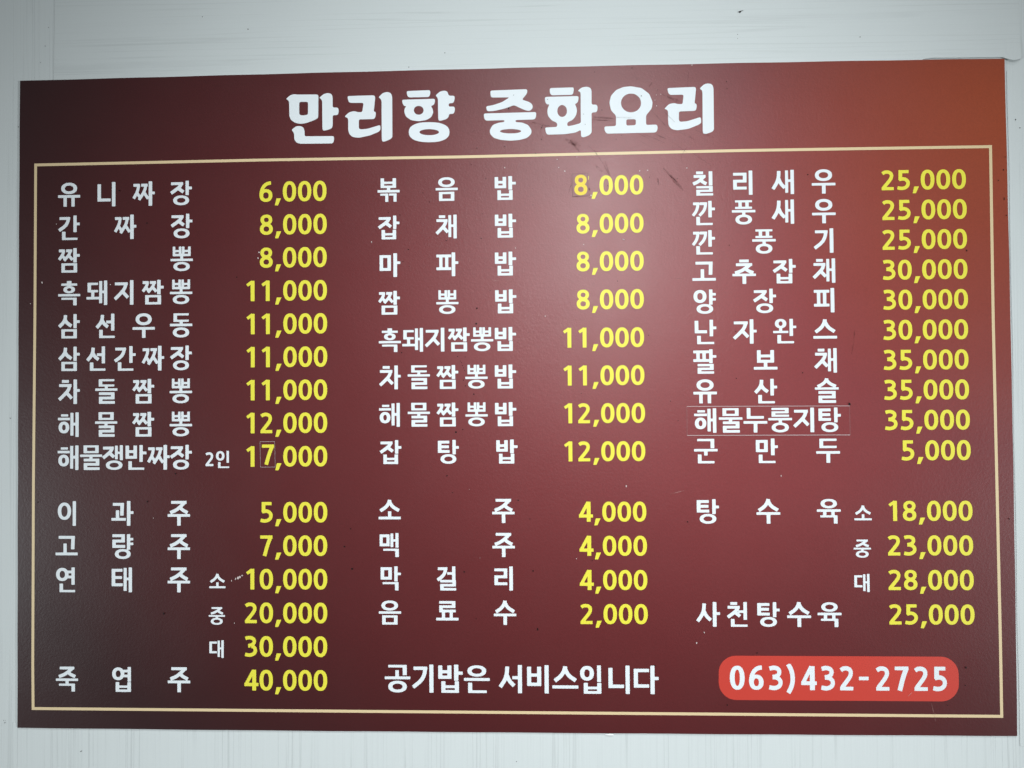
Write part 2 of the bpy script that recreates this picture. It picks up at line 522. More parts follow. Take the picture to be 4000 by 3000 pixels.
def digit(ch, a=17.5, b=15.0, x=66.0):
    """Figures in a cell x wide and 100 high; a, b: upright and level stroke."""
    s = x / 66.0
    P = lambda pts: [(p * s, q) for p, q in pts]
    m = (a + b) / 2
    if ch == '0': return [rg(0, 0, x, 100, a + 1, b, 2.25)]
    if ch == '1': return [bx(30 * s, 0, 30 * s + a + 1, 100), pl(P([(12, 22), (38, 4)]), b - 1)]
    if ch == '2': return [pl(P([(7, 16), (17, 9), (31, 7.5), (44, 11), (51, 20), (52, 31), (47, 44), (35, 60), (12, 88)]), m),
                          bx(3 * s, 100 - b, 61 * s, 100)]
    if ch == '3': return [pl(P([(6, 11), (20, 7), (34, 7.5), (46, 13), (51, 24), (47, 36), (36, 44), (20, 46)]), m),
                          pl(P([(20, 47), (38, 48), (52, 57), (56, 70), (51, 83), (38, 91), (22, 93), (4, 89)]), m)]
    if ch == '4': return [pl(P([(46, 2), (9, 70)]), m - 1), bx(1 * s, 64, 70 * s, 64 + b), bx(40 * s, 0, 40 * s + a + 1, 100)]
    if ch == '5': return [bx(10 * s, 0, 58 * s, b), pl([(10 * s + a / 2, 0), (10 * s + a / 2 - 1, 50)], a),
                          pl(P([(12, 48), (28, 43), (43, 46), (54, 56), (56, 69), (51, 82), (38, 91), (22, 93), (4, 89)]), m)]
    if ch == '6': return [pl(P([(57, 6.5), (42, 8), (27, 16), (14, 33), (8, 55), (8, 68)]), m), rg(0, 37, 64 * s, 100, a, b)]
    if ch == '7': return [bx(3 * s, 0, 63 * s, b), pl(P([(55, 6), (38, 48), (24, 100)]), a)]
    if ch == '8': return [rg(4 * s, 0, 62 * s, 52, a - 1, b - 1), rg(1 * s, 43, 65 * s, 100, a, b)]
    if ch == ',': return [('q', [(9, 84), (31, 84), (16, 118), (1, 118)])]
    if ch == '-': return [bx(2, 43, 44, 57)]
    if ch == ')': return [pl([(4, -8), (18, 14), (24, 40), (24, 64), (18, 88), (4, 112)], a - 1)]
    return []


def trace(prims, w=100.0, h=106.0, res=2.6, pad=6.0, soft=1.0):
    """Union of strokes -> softened coverage grid -> outline loops."""
    nx, ny = int((w + 2 * pad) * res), int((h + 2 * pad) * res)
    X, Y = np.meshgrid((np.arange(nx) + .5) / res - pad, (np.arange(ny) + .5) / res - pad)
    cov = np.zeros((ny, nx))

    def add(sd):
        sd = sd - .5
        np.maximum(cov, np.clip(.5 - sd * res, 0, 1), out=cov)
    for p in prims:
        if p[0] == 'b':
            add(np.maximum(np.maximum(p[1] - X, X - p[3]), np.maximum(p[2] - Y, Y - p[4])))
        elif p[0] == 'q':
            q = p[1]
            sd = None
            for i in range(len(q)):
                (ax, ay), (bx_, by_) = q[i], q[(i + 1) % len(q)]
                L = math.hypot(bx_ - ax, by_ - ay)
                e = ((by_ - ay) * (X - ax) - (bx_ - ax) * (Y - ay)) / L
                sd = e if sd is None else np.maximum(sd, e)
            add(sd)
        elif p[0] == 'e':
            _, cx, cy, rx, ry, wx, wy, n = p
            def el(a, b):
                u = (np.abs((X - cx) / a) ** n + np.abs((Y - cy) / b) ** n) ** (1 / n)
                return (u - 1) * (a * b) / math.sqrt(a * a * .5 + b * b * .5)
            o = el(rx, ry)
            if rx > wx and ry > wy:
                o = np.maximum(o, -el(rx - wx, ry - wy))
            add(o)
        else:
            pts, wd = p[1], p[2] / 2
            if len(pts) > 2:            # smooth the poly-line once
                q = [pts[0]]
                for i in range(len(pts) - 1):
                    (ax, ay), (bx_, by_) = pts[i], pts[i + 1]
                    if i: q.append((ax * .75 + bx_ * .25, ay * .75 + by_ * .25))
                    if i < len(pts) - 2: q.append((ax * .25 + bx_ * .75, ay * .25 + by_ * .75))
                q.append(pts[-1])
                pts = q
            for i in range(len(pts) - 1):
                (ax, ay), (bx_, by_) = pts[i], pts[i + 1]
                L = math.hypot(bx_ - ax, by_ - ay) or 1e-6
                ux, uy = (bx_ - ax) / L, (by_ - ay) / L
                t = (X - ax) * ux + (Y - ay) * uy
                d = np.abs((X - ax) * -uy + (Y - ay) * ux)
                add(np.maximum(d - wd, np.maximum(-t, t - L)))
                if i:
                    add(np.hypot(X - ax, Y - ay) - wd)
    # separable soft blur
    k = np.arange(-6, 7)
    g = np.exp(-.5 * (k / (soft * res)) ** 2)
    g /= g.sum()
    cov = np.apply_along_axis(lambda r: np.convolve(r, g, 'same'), 1, cov)
    cov = np.apply_along_axis(lambda r: np.convolve(r, g, 'same'), 0, cov)
    cov[0, :] = cov[-1, :] = 0
    cov[:, 0] = cov[:, -1] = 0
    v = cov - .5 + 1e-7
    pos = v > 0
    code = (pos[:-1, :-1] * 1 + pos[:-1, 1:] * 2 + pos[1:, 1:] * 4 + pos[1:, :-1] * 8)
    nxt = {}

    def pt(e):
        j, i, d = e
        a = v[j, i]
        b = v[j, i + 1] if d == 0 else v[j + 1, i]
        t = a / (a - b)
        return ((i + .5 + (t if d == 0 else 0)) / res - pad, (j + .5 + (t if d == 1 else 0)) / res - pad)
    T = {1: 'LT', 2: 'TR', 3: 'LR', 4: 'RB', 6: 'TB', 7: 'LB', 8: 'BL', 9: 'BT', 11: 'BR', 12: 'RL', 13: 'RT', 14: 'TL',
         5: 'LTRB', 10: 'TRBL'}
    js, is_ = np.nonzero((code > 0) & (code < 15))
    for j, i in zip(js.tolist(), is_.tolist()):
        E = {'T': (j, i, 0), 'B': (j + 1, i, 0), 'L': (j, i, 1), 'R': (j, i + 1, 1)}
        s = T[int(code[j, i])]
        for a in range(0, len(s), 2):
            nxt.setdefault(E[s[a]], []).append(E[s[a + 1]])
    loops = []
    while nxt:
        st = next(iter(nxt))
        lp, e = [], st
        while e in nxt:
            n = nxt[e].pop()
            if not nxt[e]:
                del nxt[e]
            lp.append(pt(e))
            e = n
        if len(lp) > 8:
            loops.append(simplify(lp, .22))
    return loops


def simplify(lp, tol):
    a = np.array(lp)
    far = int(np.argmax(np.hypot(*(a - a[0]).T)))

    def dp(i, j):
        if j <= i + 1:
            return []
        p, q = a[i], a[j % len(a)]
        d = q - p
        L = math.hypot(*d) or 1e-9
        s = np.abs((a[i + 1:j, 0] - p[0]) * d[1] - (a[i + 1:j, 1] - p[1]) * d[0]) / L
        k = int(np.argmax(s))
        if s[k] < tol:
            return []
        k += i + 1
        return dp(i, k) + [k] + dp(k, j)
    idx = [0] + dp(0, far) + [far] + dp(far, len(a))
    return [tuple(a[i]) for i in idx]


CACHE = {}


def glyph(ch, kind='h', **kw):
    key = (ch, kind, tuple(sorted(kw.items())))
    if key not in CACHE:
        if kind == 'h':
            pr = []
            for it in GLYPH[ch].split(';'):
                s = it.split()
                pr += jamo(s[0], *map(float, s[1:]))
            loops = trace(pr)
        else:
            loops = trace(digit(ch, **kw), 76.0, 120.0, pad=10.0, soft=.8)
        CACHE[key] = fill(loops)
    return CACHE[key]


def lettering(name, glyphs, z, mat, parent):
    """glyphs: (verts, faces), x left, y top, mm per unit across and down."""
    vs, fs = [], []
    for (v, f), x, y, sx, sy in glyphs:
        n = len(vs)
        vs += [(x + a * sx, y - b * sy, z) for a, b in v]
        fs += [tuple(n + i for i in reversed(q)) for q in f]
    return make(name, vs, fs, mat, parent, BOARD_ORG)


def spread(text, xl, xr, y, cw, ch):
    n = len(text)
    out = []
    for i, c in enumerate(text):
        x = xl if n == 1 else xl + (xr - cw - xl) * i / (n - 1)
        out.append((glyph(c), x, y, cw / 100, ch / 106))
    return out


def figures(text, xr, y, pitch, h, **kw):
    """Right-aligned price; the comma takes less room than a figure."""
    u = pitch / 76.0
    out = []
    x = xr - 66 * u
    for c in reversed(text):
        if c == ',':
            x += 35 * u
            out.append((glyph(c, 'd', **kw), x, y, u, h / 100))
            x -= 76 * u
        else:
            if c != '_':
                out.append((glyph(c, 'd', **kw), x, y, u, h / 100))
            x -= 76 * u
    return out


# ------------------------------------------------------------------ measured layout (mm on the board)
NAMES = [('유니짜장', -550.7, -381.9, 271.1, 27.6, 30.0), ('간짜장', -550.6, -381.3, 230.2, 27.6, 30.0), ('짬뽕', -550.4, -381.3, 189.7, 27.6, 30.0), ('흑돼지짬뽕', -550.3, -382.0, 149.0, 27.6, 30.0), ('삼선우동', -550.2, -382.0, 107.9, 27.6, 30.0), ('삼선간짜장', -550.1, -382.0, 67.6, 27.6, 30.0), ('차돌짬뽕', -549.9, -382.3, 27.1, 27.6, 30.0), ('해물짬뽕', -550.1, -382.3, -13.5, 27.6, 30.0), ('해물쟁반짜장', -550.3, -382.0, -54.2, 27.6, 30.0), ('이과주', -552.7, -384.8, -122.7, 27.6, 30.0), ('고량주', -552.6, -384.8, -163.3, 27.6, 30.0), ('연태주', -552.4, -384.8, -203.9, 27.6, 30.0), ('죽엽주', -551.7, -384.5, -325.1, 27.6, 30.0), ('볶음밥', -151.8, 17.5, 269.7, 26.8, 28.7), ('잡채밥', -151.7, 17.4, 223.8, 26.8, 28.7), ('마파밥', -151.3, 17.1, 177.7, 26.8, 28.7), ('짬뽕밥', -151.5, 17.1, 131.8, 26.8, 28.7), ('흑돼지짬뽕밥', -151.1, 16.4, 86.2, 26.8, 28.7), ('차돌짬뽕밥', -151.0, 16.1, 40.8, 26.8, 28.7), ('해물짬뽕밥', -151.2, 16.0, -4.7, 26.8, 28.7), ('잡탕밥', -150.7, 17.2, -49.8, 26.8, 28.7), ('소주', -152.3, 12.5, -121.3, 26.8, 28.7), ('맥주', -152.2, 12.4, -162.2, 26.8, 28.7), ('막걸리', -151.7, 13.3, -202.4, 26.8, 28.7), ('음료수', -152.5, 13.6, -243.5, 26.8, 28.7), ('칠리새우', 229.7, 399.3, 271.3, 27.7, 29.0), ('깐풍새우', 229.0, 399.1, 235.6, 27.7, 29.0), ('깐풍기', 228.6, 399.5, 200.2, 27.7, 29.0), ('고추잡채', 228.5, 399.2, 164.2, 27.7, 29.0), ('양장피', 228.7, 399.3, 128.8, 27.7, 29.0), ('난자완스', 228.9, 398.5, 92.4, 27.7, 29.0), ('팔보채', 228.5, 399.5, 56.9, 27.7, 29.0), ('유산슬', 228.1, 399.5, 20.9, 27.7, 29.0), ('해물누룽지탕', 228.6, 402.6, -13.8, 27.7, 29.0), ('군만두', 228.1, 400.0, -50.3, 27.7, 29.0), ('탕수육', 230.0, 399.8, -122.3, 27.7, 29.0), ('사천탕수육', 228.6, 398.9, -244.5, 27.7, 29.0), ('소', -360.7, -341.1, -211.0, 19.9, 21.2), ('중', -361.4, -341.4, -252.0, 19.9, 21.2), ('대', -361.4, -341.1, -292.1, 19.9, 21.2), ('인', -353.3, -333.6, -61.7, 19.6, 20.8), ('소', 415.9, 435.9, -129.7, 20.0, 21.2), ('중', 414.4, 434.4, -170.5, 20.0, 21.2), ('대', 413.8, 434.1, -211.0, 20.0, 21.2)]
PRICES = [('6,000', -215.0, 268.2, 18.8, 24.8), ('8,000', -214.8, 227.6, 18.8, 24.8), ('8,000', -215.0, 187.0, 18.8, 24.8), ('11,000', -214.8, 146.3, 18.8, 24.8), ('11,000', -214.7, 105.7, 18.8, 24.8), ('11,000', -214.7, 65.1, 18.8, 24.8), ('11,000', -214.9, 24.7, 18.8, 24.8), ('12,000', -215.0, -15.5, 18.8, 24.8), ('1_,000', -215.1, -56.3, 18.8, 24.8), ('5,000', -215.3, -124.3, 18.8, 24.8), ('7,000', -215.5, -164.9, 18.8, 24.8), ('10,000', -215.6, -205.5, 18.8, 24.8), ('20,000', -215.7, -246.3, 18.8, 24.8), ('30,000', -215.9, -286.9, 18.8, 24.8), ('40,000', -216.0, -327.6, 18.8, 24.8), ('_,000', 170.8, 268.6, 18.3, 23.8), ('8,000', 170.6, 222.3, 18.3, 23.8), ('8,000', 170.3, 176.5, 18.3, 23.8), ('8,000', 170.0, 130.4, 18.3, 23.8), ('11,000', 169.8, 84.4, 18.3, 23.8), ('11,000', 169.8, 38.8, 18.3, 23.8), ('12,000', 170.1, -6.7, 18.3, 23.8), ('12,000', 169.9, -52.5, 18.3, 23.8), ('4,000', 170.4, -124.9, 18.3, 23.8), ('4,000', 170.7, -165.7, 18.3, 23.8), ('4,000', 170.7, -206.5, 18.3, 23.8), ('2,000', 170.8, -247.1, 18.3, 23.8), ('25,000', 552.3, 268.6, 18.35, 23.6), ('25,000', 552.6, 232.9, 18.35, 23.6), ('25,000', 552.3, 197.3, 18.35, 23.6), ('30,000', 552.2, 161.4, 18.35, 23.6), ('30,000', 552.2, 125.7, 18.35, 23.6), ('30,000', 551.7, 89.8, 18.35, 23.6), ('35,000', 551.5, 54.1, 18.35, 23.6), ('35,000', 551.5, 18.5, 18.35, 23.6), ('35,000', 551.8, -17.3, 18.35, 23.6), ('5,000', 552.2, -53.3, 18.35, 23.6), ('18,000', 553.0, -124.8, 18.35, 23.6), ('23,000', 553.0, -165.5, 18.35, 23.6), ('28,000', 553.0, -206.2, 18.35, 23.6), ('25,000', 553.2, -246.7, 18.35, 23.6)]
TITLE = [('만', [-264.3, 370.5, -259.0, 375.0, -253.9, 375.8, -251.5, 375.2, -225.9, 374.8, -224.5, 373.3, -224.9, 345.6, -230.3, 342.9, -240.4, 339.6, -246.8, 338.9, -254.0, 340.5, -259.0, 344.3, -260.7, 348.9, -260.9, 366.1, -261.9, 368.3, -264.3, 369.8]), ('만', [-248.3, 366.1, -237.4, 365.9, -237.5, 350.0, -243.9, 349.1, -248.4, 350.1]), ('만', [-223.2, 371.0, -218.0, 375.2, -211.9, 376.5, -208.0, 374.7, -206.9, 370.7, -206.9, 358.2, -200.6, 358.1, -199.5, 355.5, -199.6, 351.9, -200.8, 348.7, -206.9, 348.8, -207.0, 335.0, -208.8, 332.1, -216.0, 330.0, -218.9, 330.2, -219.7, 332.4, -219.9, 366.7, -221.6, 369.3, -223.2, 370.3]), ('만', [-258.1, 331.7, -252.6, 335.9, -247.8, 336.5, -243.3, 334.5, -241.8, 329.9, -241.8, 323.4, -206.3, 323.0, -205.3, 321.4, -205.5, 317.1, -207.0, 314.0, -246.9, 314.3, -251.9, 315.8, -254.5, 319.5, -254.9, 327.3, -256.5, 329.9]), ('리', [-188.8, 372.0, -156.1, 372.3, -154.2, 370.3, -156.2, 352.0, -153.9, 352.0, -153.6, 348.9, -154.5, 344.6, -156.2, 342.9, -174.6, 342.9, -174.7, 332.2, -173.1, 330.6, -164.5, 331.0, -148.2, 335.6, -148.0, 329.5, -150.3, 327.0, -161.7, 322.7, -174.6, 320.3, -182.4, 321.3, -186.7, 325.3, -187.8, 330.3, -187.8, 343.1, -188.8, 345.3, -191.6, 346.4, -191.6, 347.5, -186.6, 352.0, -180.2, 353.4, -176.3, 351.9, -170.4, 351.8, -168.7, 363.2, -185.1, 363.5, -187.3, 365.0]), ('리', [-149.8, 370.2, -145.1, 374.8, -139.4, 376.2, -135.1, 374.6, -133.4, 370.5, -133.4, 320.0, -136.1, 317.6, -143.2, 314.9, -145.8, 315.2, -146.5, 317.4, -146.5, 365.1, -148.0, 368.0, -149.8, 369.2]), ('향', [-115.4, 376.6, -87.0, 377.1, -86.4, 373.8, -87.5, 369.8, -88.9, 368.6, -113.1, 368.7, -114.8, 370.8, -115.4, 373.7]), ('향', [-121.5, 366.0, -81.1, 366.4, -80.8, 363.0, -82.1, 358.8, -86.1, 357.6, -83.6, 353.8, -83.0, 349.5, -85.5, 343.9, -91.2, 340.5, -101.1, 339.1, -110.4, 340.6, -116.7, 345.2, -118.8, 351.0, -118.2, 355.2, -116.0, 358.2, -118.8, 358.2, -120.5, 361.0]), ('향', [-94.9, 352.5, -95.1, 351.3, -95.5, 350.1, -96.3, 349.1, -97.2, 348.3, -98.3, 347.7, -99.6, 347.3, -100.9, 347.2, -102.3, 347.4, -103.5, 347.8, -104.7, 348.5, -105.6, 349.3, -106.3, 350.4, -106.7, 351.5, -106.9, 352.7, -106.7, 353.9, -106.3, 355.1, -105.6, 356.1, -104.6, 356.9, -103.5, 357.5, -102.2, 357.9, -100.9, 358.0, -99.6, 357.8, -98.3, 357.4, -97.2, 356.8, -96.2, 355.9, -95.5, 354.8, -95.1, 353.7]), ('향', [-80.2, 370.5, -74.7, 375.2, -69.0, 376.3, -65.4, 374.8, -64.1, 369.7, -57.3, 369.6, -56.6, 366.7, -57.7, 362.1, -59.2, 360.5, -64.1, 360.5, -64.1, 356.2, -57.8, 356.4, -56.6, 354.7, -56.7, 351.1, -58.1, 347.3, -63.8, 347.4, -64.2, 343.5, -67.1, 341.0, -74.2, 339.1, -76.3, 339.4, -77.0, 341.6, -77.3, 366.5, -78.7, 368.6]), ('향', [-63.3, 325.0, -63.9, 321.5, -65.4, 318.9, -68.0, 316.7, -71.5, 315.1, -75.9, 313.9, -81.2, 313.2, -88.3, 313.1, -95.5, 313.5, -100.8, 314.4, -105.2, 315.7, -108.7, 317.5, -111.2, 319.8, -112.8, 322.4, -113.3, 326.0, -112.7, 329.5, -111.2, 332.1, -108.6, 334.2, -105.1, 335.9, -100.7, 337.1, -95.4, 337.7, -88.2, 337.8, -81.1, 337.4, -75.8, 336.6, -71.4, 335.2, -67.9, 333.4, -65.4, 331.2, -63.8, 328.5]), ('향', [-76.2, 325.2, -76.5, 324.4, -77.4, 323.7, -78.8, 323.0, -80.7, 322.4, -83.0, 322.0, -85.5, 321.8, -88.2, 321.8, -90.8, 321.9, -93.3, 322.2, -95.6, 322.7, -97.5, 323.3, -98.9, 324.1, -99.8, 324.9, -100.1, 325.7, -99.8, 326.5, -98.9, 327.3, -97.4, 328.0, -95.6, 328.5, -93.3, 328.9, -90.8, 329.1, -88.1, 329.2, -85.5, 329.0, -82.9, 328.7, -80.7, 328.2, -78.8, 327.6, -77.4, 326.9, -76.5, 326.1]), ('중', [-13.1, 374.9, 30.8, 375.7, 32.1, 373.9, 31.2, 370.0, 25.3, 363.0, 34.5, 359.8, 38.0, 356.6, 38.3, 352.7, 36.0, 349.7, 32.9, 349.0, 28.2, 350.3, 15.6, 356.5, 5.0, 352.7, -7.4, 350.1, -16.4, 349.5, -17.8, 351.6, -18.5, 355.8, -10.5, 356.9, 0.4, 360.2, 10.2, 366.1, -11.9, 366.4, -13.0, 369.4]), ('중', [-21.4, 347.0, 42.1, 347.5, 42.6, 344.9, 41.8, 340.2, 39.8, 338.4, 17.3, 338.2, 17.3, 335.7, 25.0, 335.1, 32.7, 331.8, 36.7, 325.5, 36.2, 320.9, 31.1, 316.0, 21.8, 313.7, 11.2, 313.1, 0.1, 314.1, -9.2, 316.8, -13.8, 321.9, -14.2, 326.6, -10.6, 332.7, -4.4, 335.2, 3.8, 336.2, 3.8, 338.3, -19.1, 338.2, -21.0, 341.5]), ('중', [24.0, 324.4, 23.7, 323.8, 22.7, 323.3, 21.2, 322.8, 19.2, 322.4, 16.7, 322.1, 14.0, 322.0, 11.2, 322.0, 8.3, 322.1, 5.6, 322.4, 3.1, 322.7, 1.1, 323.2, -0.4, 323.7, -1.4, 324.3, -1.7, 324.9, -1.4, 325.5, -0.4, 326.0, 1.1, 326.5, 3.2, 326.9, 5.6, 327.1, 8.3, 327.3, 11.2, 327.3, 14.1, 327.2, 16.8, 326.9, 19.2, 326.6, 21.2, 326.1, 22.8, 325.6, 23.7, 325.0]), ('화', [59.1, 376.4, 87.9, 376.7, 88.4, 374.2, 87.6, 369.6, 86.3, 367.6, 61.2, 367.5, 59.3, 370.2]), ('화', [53.1, 365.7, 93.5, 366.0, 94.1, 363.2, 92.8, 357.8, 89.3, 356.3, 91.3, 352.4, 92.0, 347.7, 90.7, 342.3, 86.8, 337.0, 80.0, 334.0, 80.0, 329.3, 86.7, 330.3, 96.5, 332.9, 96.5, 369.4, 95.6, 371.3, 93.6, 371.8, 93.6, 372.9, 97.9, 376.4, 104.1, 377.2, 108.4, 375.8, 109.8, 372.2, 109.6, 355.1, 115.9, 355.0, 116.9, 351.9, 116.5, 348.0, 115.4, 345.8, 109.5, 345.5, 109.4, 321.0, 106.6, 317.9, 99.7, 315.4, 96.6, 316.3, 96.4, 324.7, 89.7, 321.4, 77.4, 319.8, 55.8, 319.6, 54.0, 322.1, 53.0, 328.3, 67.8, 328.8, 67.8, 333.8, 61.4, 336.7, 56.8, 342.2, 55.9, 348.5, 56.9, 353.1, 58.8, 356.5, 55.4, 356.6, 53.5, 359.4]), ('화', [79.8, 348.0, 79.7, 346.4, 79.2, 344.8, 78.5, 343.5, 77.6, 342.3, 76.4, 341.5, 75.2, 341.0, 73.9, 340.8, 72.6, 341.0, 71.4, 341.6, 70.3, 342.5, 69.3, 343.6, 68.7, 345.0, 68.2, 346.6, 68.1, 348.2, 68.3, 349.9, 68.7, 351.4, 69.4, 352.8, 70.4, 353.9, 71.5, 354.7, 72.7, 355.3, 74.0, 355.4, 75.3, 355.2, 76.6, 354.6, 77.7, 353.7, 78.6, 352.6, 79.3, 351.2, 79.7, 349.6]), ('요', [157.4, 376.5, 170.1, 374.0, 179.2, 366.8, 183.2, 356.7, 182.1, 349.0, 175.1, 340.6, 175.0, 329.0, 188.0, 329.2, 189.0, 325.6, 187.9, 321.0, 185.6, 319.6, 127.4, 319.4, 125.1, 323.0, 124.7, 328.1, 138.8, 328.5, 139.0, 341.0, 133.0, 347.7, 131.1, 357.0, 133.2, 365.5, 139.4, 372.3, 147.9, 375.7]), ('요', [169.3, 355.9, 169.0, 353.3, 168.1, 350.9, 166.6, 348.8, 164.7, 347.0, 162.3, 345.7, 159.8, 344.9, 157.1, 344.7, 154.4, 345.0, 151.8, 345.9, 149.6, 347.3, 147.7, 349.2, 146.2, 351.4, 145.4, 353.8, 145.1, 356.4, 145.4, 358.9, 146.3, 361.3, 147.8, 363.5, 149.7, 365.3, 152.1, 366.6, 154.6, 367.4, 157.3, 367.6, 160.0, 367.3, 162.6, 366.4, 164.8, 364.9, 166.7, 363.1, 168.2, 360.9, 169.0, 358.4]), ('요', [151.3, 336.4, 162.8, 336.2, 162.7, 329.1, 151.3, 328.7]), ('리', [200.8, 373.3, 234.0, 374.0, 235.5, 372.3, 233.4, 353.9, 235.6, 353.7, 236.0, 350.1, 235.2, 346.3, 233.6, 344.9, 214.6, 344.6, 214.4, 333.6, 216.3, 332.0, 224.6, 332.6, 240.7, 337.4, 241.2, 330.7, 239.1, 328.5, 226.1, 323.3, 212.3, 321.7, 205.5, 323.4, 202.0, 327.7, 201.5, 334.6, 201.6, 344.7, 200.4, 347.0, 197.7, 347.9, 197.7, 348.9, 202.8, 353.9, 208.9, 355.0, 213.0, 353.6, 219.1, 353.4, 220.4, 364.9, 204.4, 364.9, 202.1, 367.1]), ('리', [240.2, 372.5, 245.0, 377.0, 250.3, 378.1, 254.9, 376.5, 256.3, 372.1, 256.2, 321.2, 253.4, 318.7, 245.8, 316.4, 243.2, 317.1, 242.8, 319.9, 243.0, 367.0, 242.3, 370.1, 240.2, 371.2])]
DOTS = [(-96.2, 251.2, 0.5), (-19.3, 267.7, 0.5), (-29.7, 253.1, 0.34), (37.0, 254.3, 0.34), (37.7, 234.2, 0.42), (-88.1, 240.0, 0.5), (-138.8, 227.9, 0.5), (-124.5, 224.6, 0.5), (-25.5, 194.4, 0.67), (-67.9, 192.7, 0.67), (-114.3, 182.3, 0.67), (-121.0, 167.6, 0.5), (-113.5, 162.1, 0.5), (-15.0, 130.9, 0.5), (-31.3, 109.5, 1.01), (-24.1, 224.5, 0.5), (128.5, 256.1, 0.67), (138.9, 140.4, 0.67), (126.0, 122.9, 0.5), (-37.1, 285.2, 0.5), (-123.2, 56.6, 0.67), (-55.2, 51.2, 0.67), (-45.9, 50.6, 0.5), (-32.1, 90.8, 1.18), (-48.1, 22.5, 0.67), (-45.9, 15.7, 0.67), (-35.7, 5.4, 0.84), (-49.3, -37.2, 0.67), (-57.8, -40.3, 1.18), (31.4, 79.5, 0.34), (175.1, 74.6, 0.67), (93.9, 5.3, 0.5), (-51.7, 45.6, 0.5), (-50.5, 43.6, 0.5), (-49.2, 40.2, 0.5), (-48.0, 37.3, 0.5), (-46.7, 34.3, 0.5), (-68.9, -93.0, 0.91), (-62.4, -113.6, 0.55), (17.0, -122.8, 0.91), (31.0, -145.1, 0.55), (-48.6, -208.7, 0.91), (34.3, -207.5, 0.91), (-34.6, -264.8, 0.55), (39.2, -278.0, 0.91), (39.2, -276.6, 0.91), (105.3, -195.1, 0.55), (219.6, -149.0, 0.55), (178.6, -319.9, 0.73), (41.4, 297.1, 0.62), (4.1, 306.4, 0.62), (-29.9, 304.9, 0.62), (48.9, 328.4, 0.77), (49.7, 330.3, 0.62), (48.4, 314.0, 0.62), (138.8, 312.2, 0.46), (158.7, 398.6, 0.77), (145.0, 317.2, 0.46), (113.5, 394.7, 0.46), (164.5, 385.0, 0.46), (15.2, 368.7, 0.46), (56.5, 362.5, 0.46), (100.0, 343.7, 0.46), (101.7, 331.2, 0.46), (169.7, 364.4, 0.62), (9.1, 352.7, 1.08), (128.3, 256.1, 0.62), (271.6, 379.5, 0.62), (272.3, 370.8, 0.62), (122.0, 348.2, 0.62), (189.4, 371.3, 0.46), (211.7, 263.1, 0.46), (596.2, 266.9, 0.75), (589.9, 254.4, 0.67), (596.4, 233.2, 0.67), (596.3, 231.6, 0.67), (598.5, 212.6, 0.75), (598.4, 282.2, 0.6), (542.2, -320.3, 0.98), (299.4, -304.4, 0.78), (263.6, -365.9, 0.78), (541.3, -341.1, 0.59), (520.4, -364.5, 0.59), (411.9, -9.6, 1.57), (357.4, 27.9, 0.78), (279.0, 78.1, 0.59), (209.4, -28.0, 0.59), (551.6, 171.5, 0.98), (279.1, 21.8, 0.59), (200.6, -4.6, 0.59), (366.9, 265.3, 0.78), (272.6, 181.7, 0.59), (324.1, 251.4, 0.59), (-473.3, 260.5, 0.98), (-438.5, 219.5, 0.78), (-326.3, 151.1, 0.78), (-320.8, 22.3, 0.59), (-402.5, -89.2, 0.98), (-395.8, -86.3, 0.59), (-437.6, -123.2, 0.98), (-186.5, -156.8, 0.78), (-194.1, -178.3, 0.98), (-184.9, -205.2, 1.18), (-417.1, -259.6, 1.18), (-575.6, -123.8, 0.78), (-309.6, -299.9, 0.59), (219.4, -149.0, 0.78), (595.0, -146.1, 0.78)]
FLECKS = [(3.6, 280.0, 0.67), (16.1, 182.1, 0.5), (-159.6, 192.0, 0.84), (76.4, 274.5, 0.84), (67.2, 289.2, 0.5), (69.0, 279.2, 0.5), (98.4, 185.2, 0.67), (176.2, 273.7, 0.67), (166.6, 273.3, 0.67), (51.4, 98.9, 0.67), (147.0, 190.3, 0.67), (145.9, 190.9, 0.67), (108.0, 244.5, 1.01), (146.8, -106.4, 1.09), (-42.0, -109.5, 0.36), (86.4, -192.9, 0.55), (-29.6, -192.0, 0.36), (3.7, 280.1, 0.77), (76.3, 274.6, 0.77), (67.4, 289.2, 0.62), (69.2, 279.1, 0.62), (223.1, 275.8, 0.77), (166.8, 273.5, 0.62), (176.2, 273.8, 0.77), (91.3, 291.6, 0.46), (187.6, 365.1, 0.46), (186.0, 358.9, 0.46), (187.8, 351.9, 0.62), (230.8, 400.5, 0.77), (193.0, 365.8, 0.46), (-570.5, 147.6, 1.18), (-299.7, 174.3, 0.98), (-298.5, 181.2, 0.98), (-484.3, 144.1, 0.78), (-585.2, 121.5, 0.59), (-552.6, 220.1, 0.59), (-333.1, -219.8, 0.78), (-328.1, -217.5, 0.98), (-325.1, -216.5, 1.57), (-322.7, -215.1, 1.37), (-320.1, -213.5, 0.98), (-329.6, -271.1, 0.59), (-430.1, -143.4, 0.59), (330.4, -94.7, 0.78), (228.3, -292.8, 0.98), (237.5, -280.6, 0.78)]
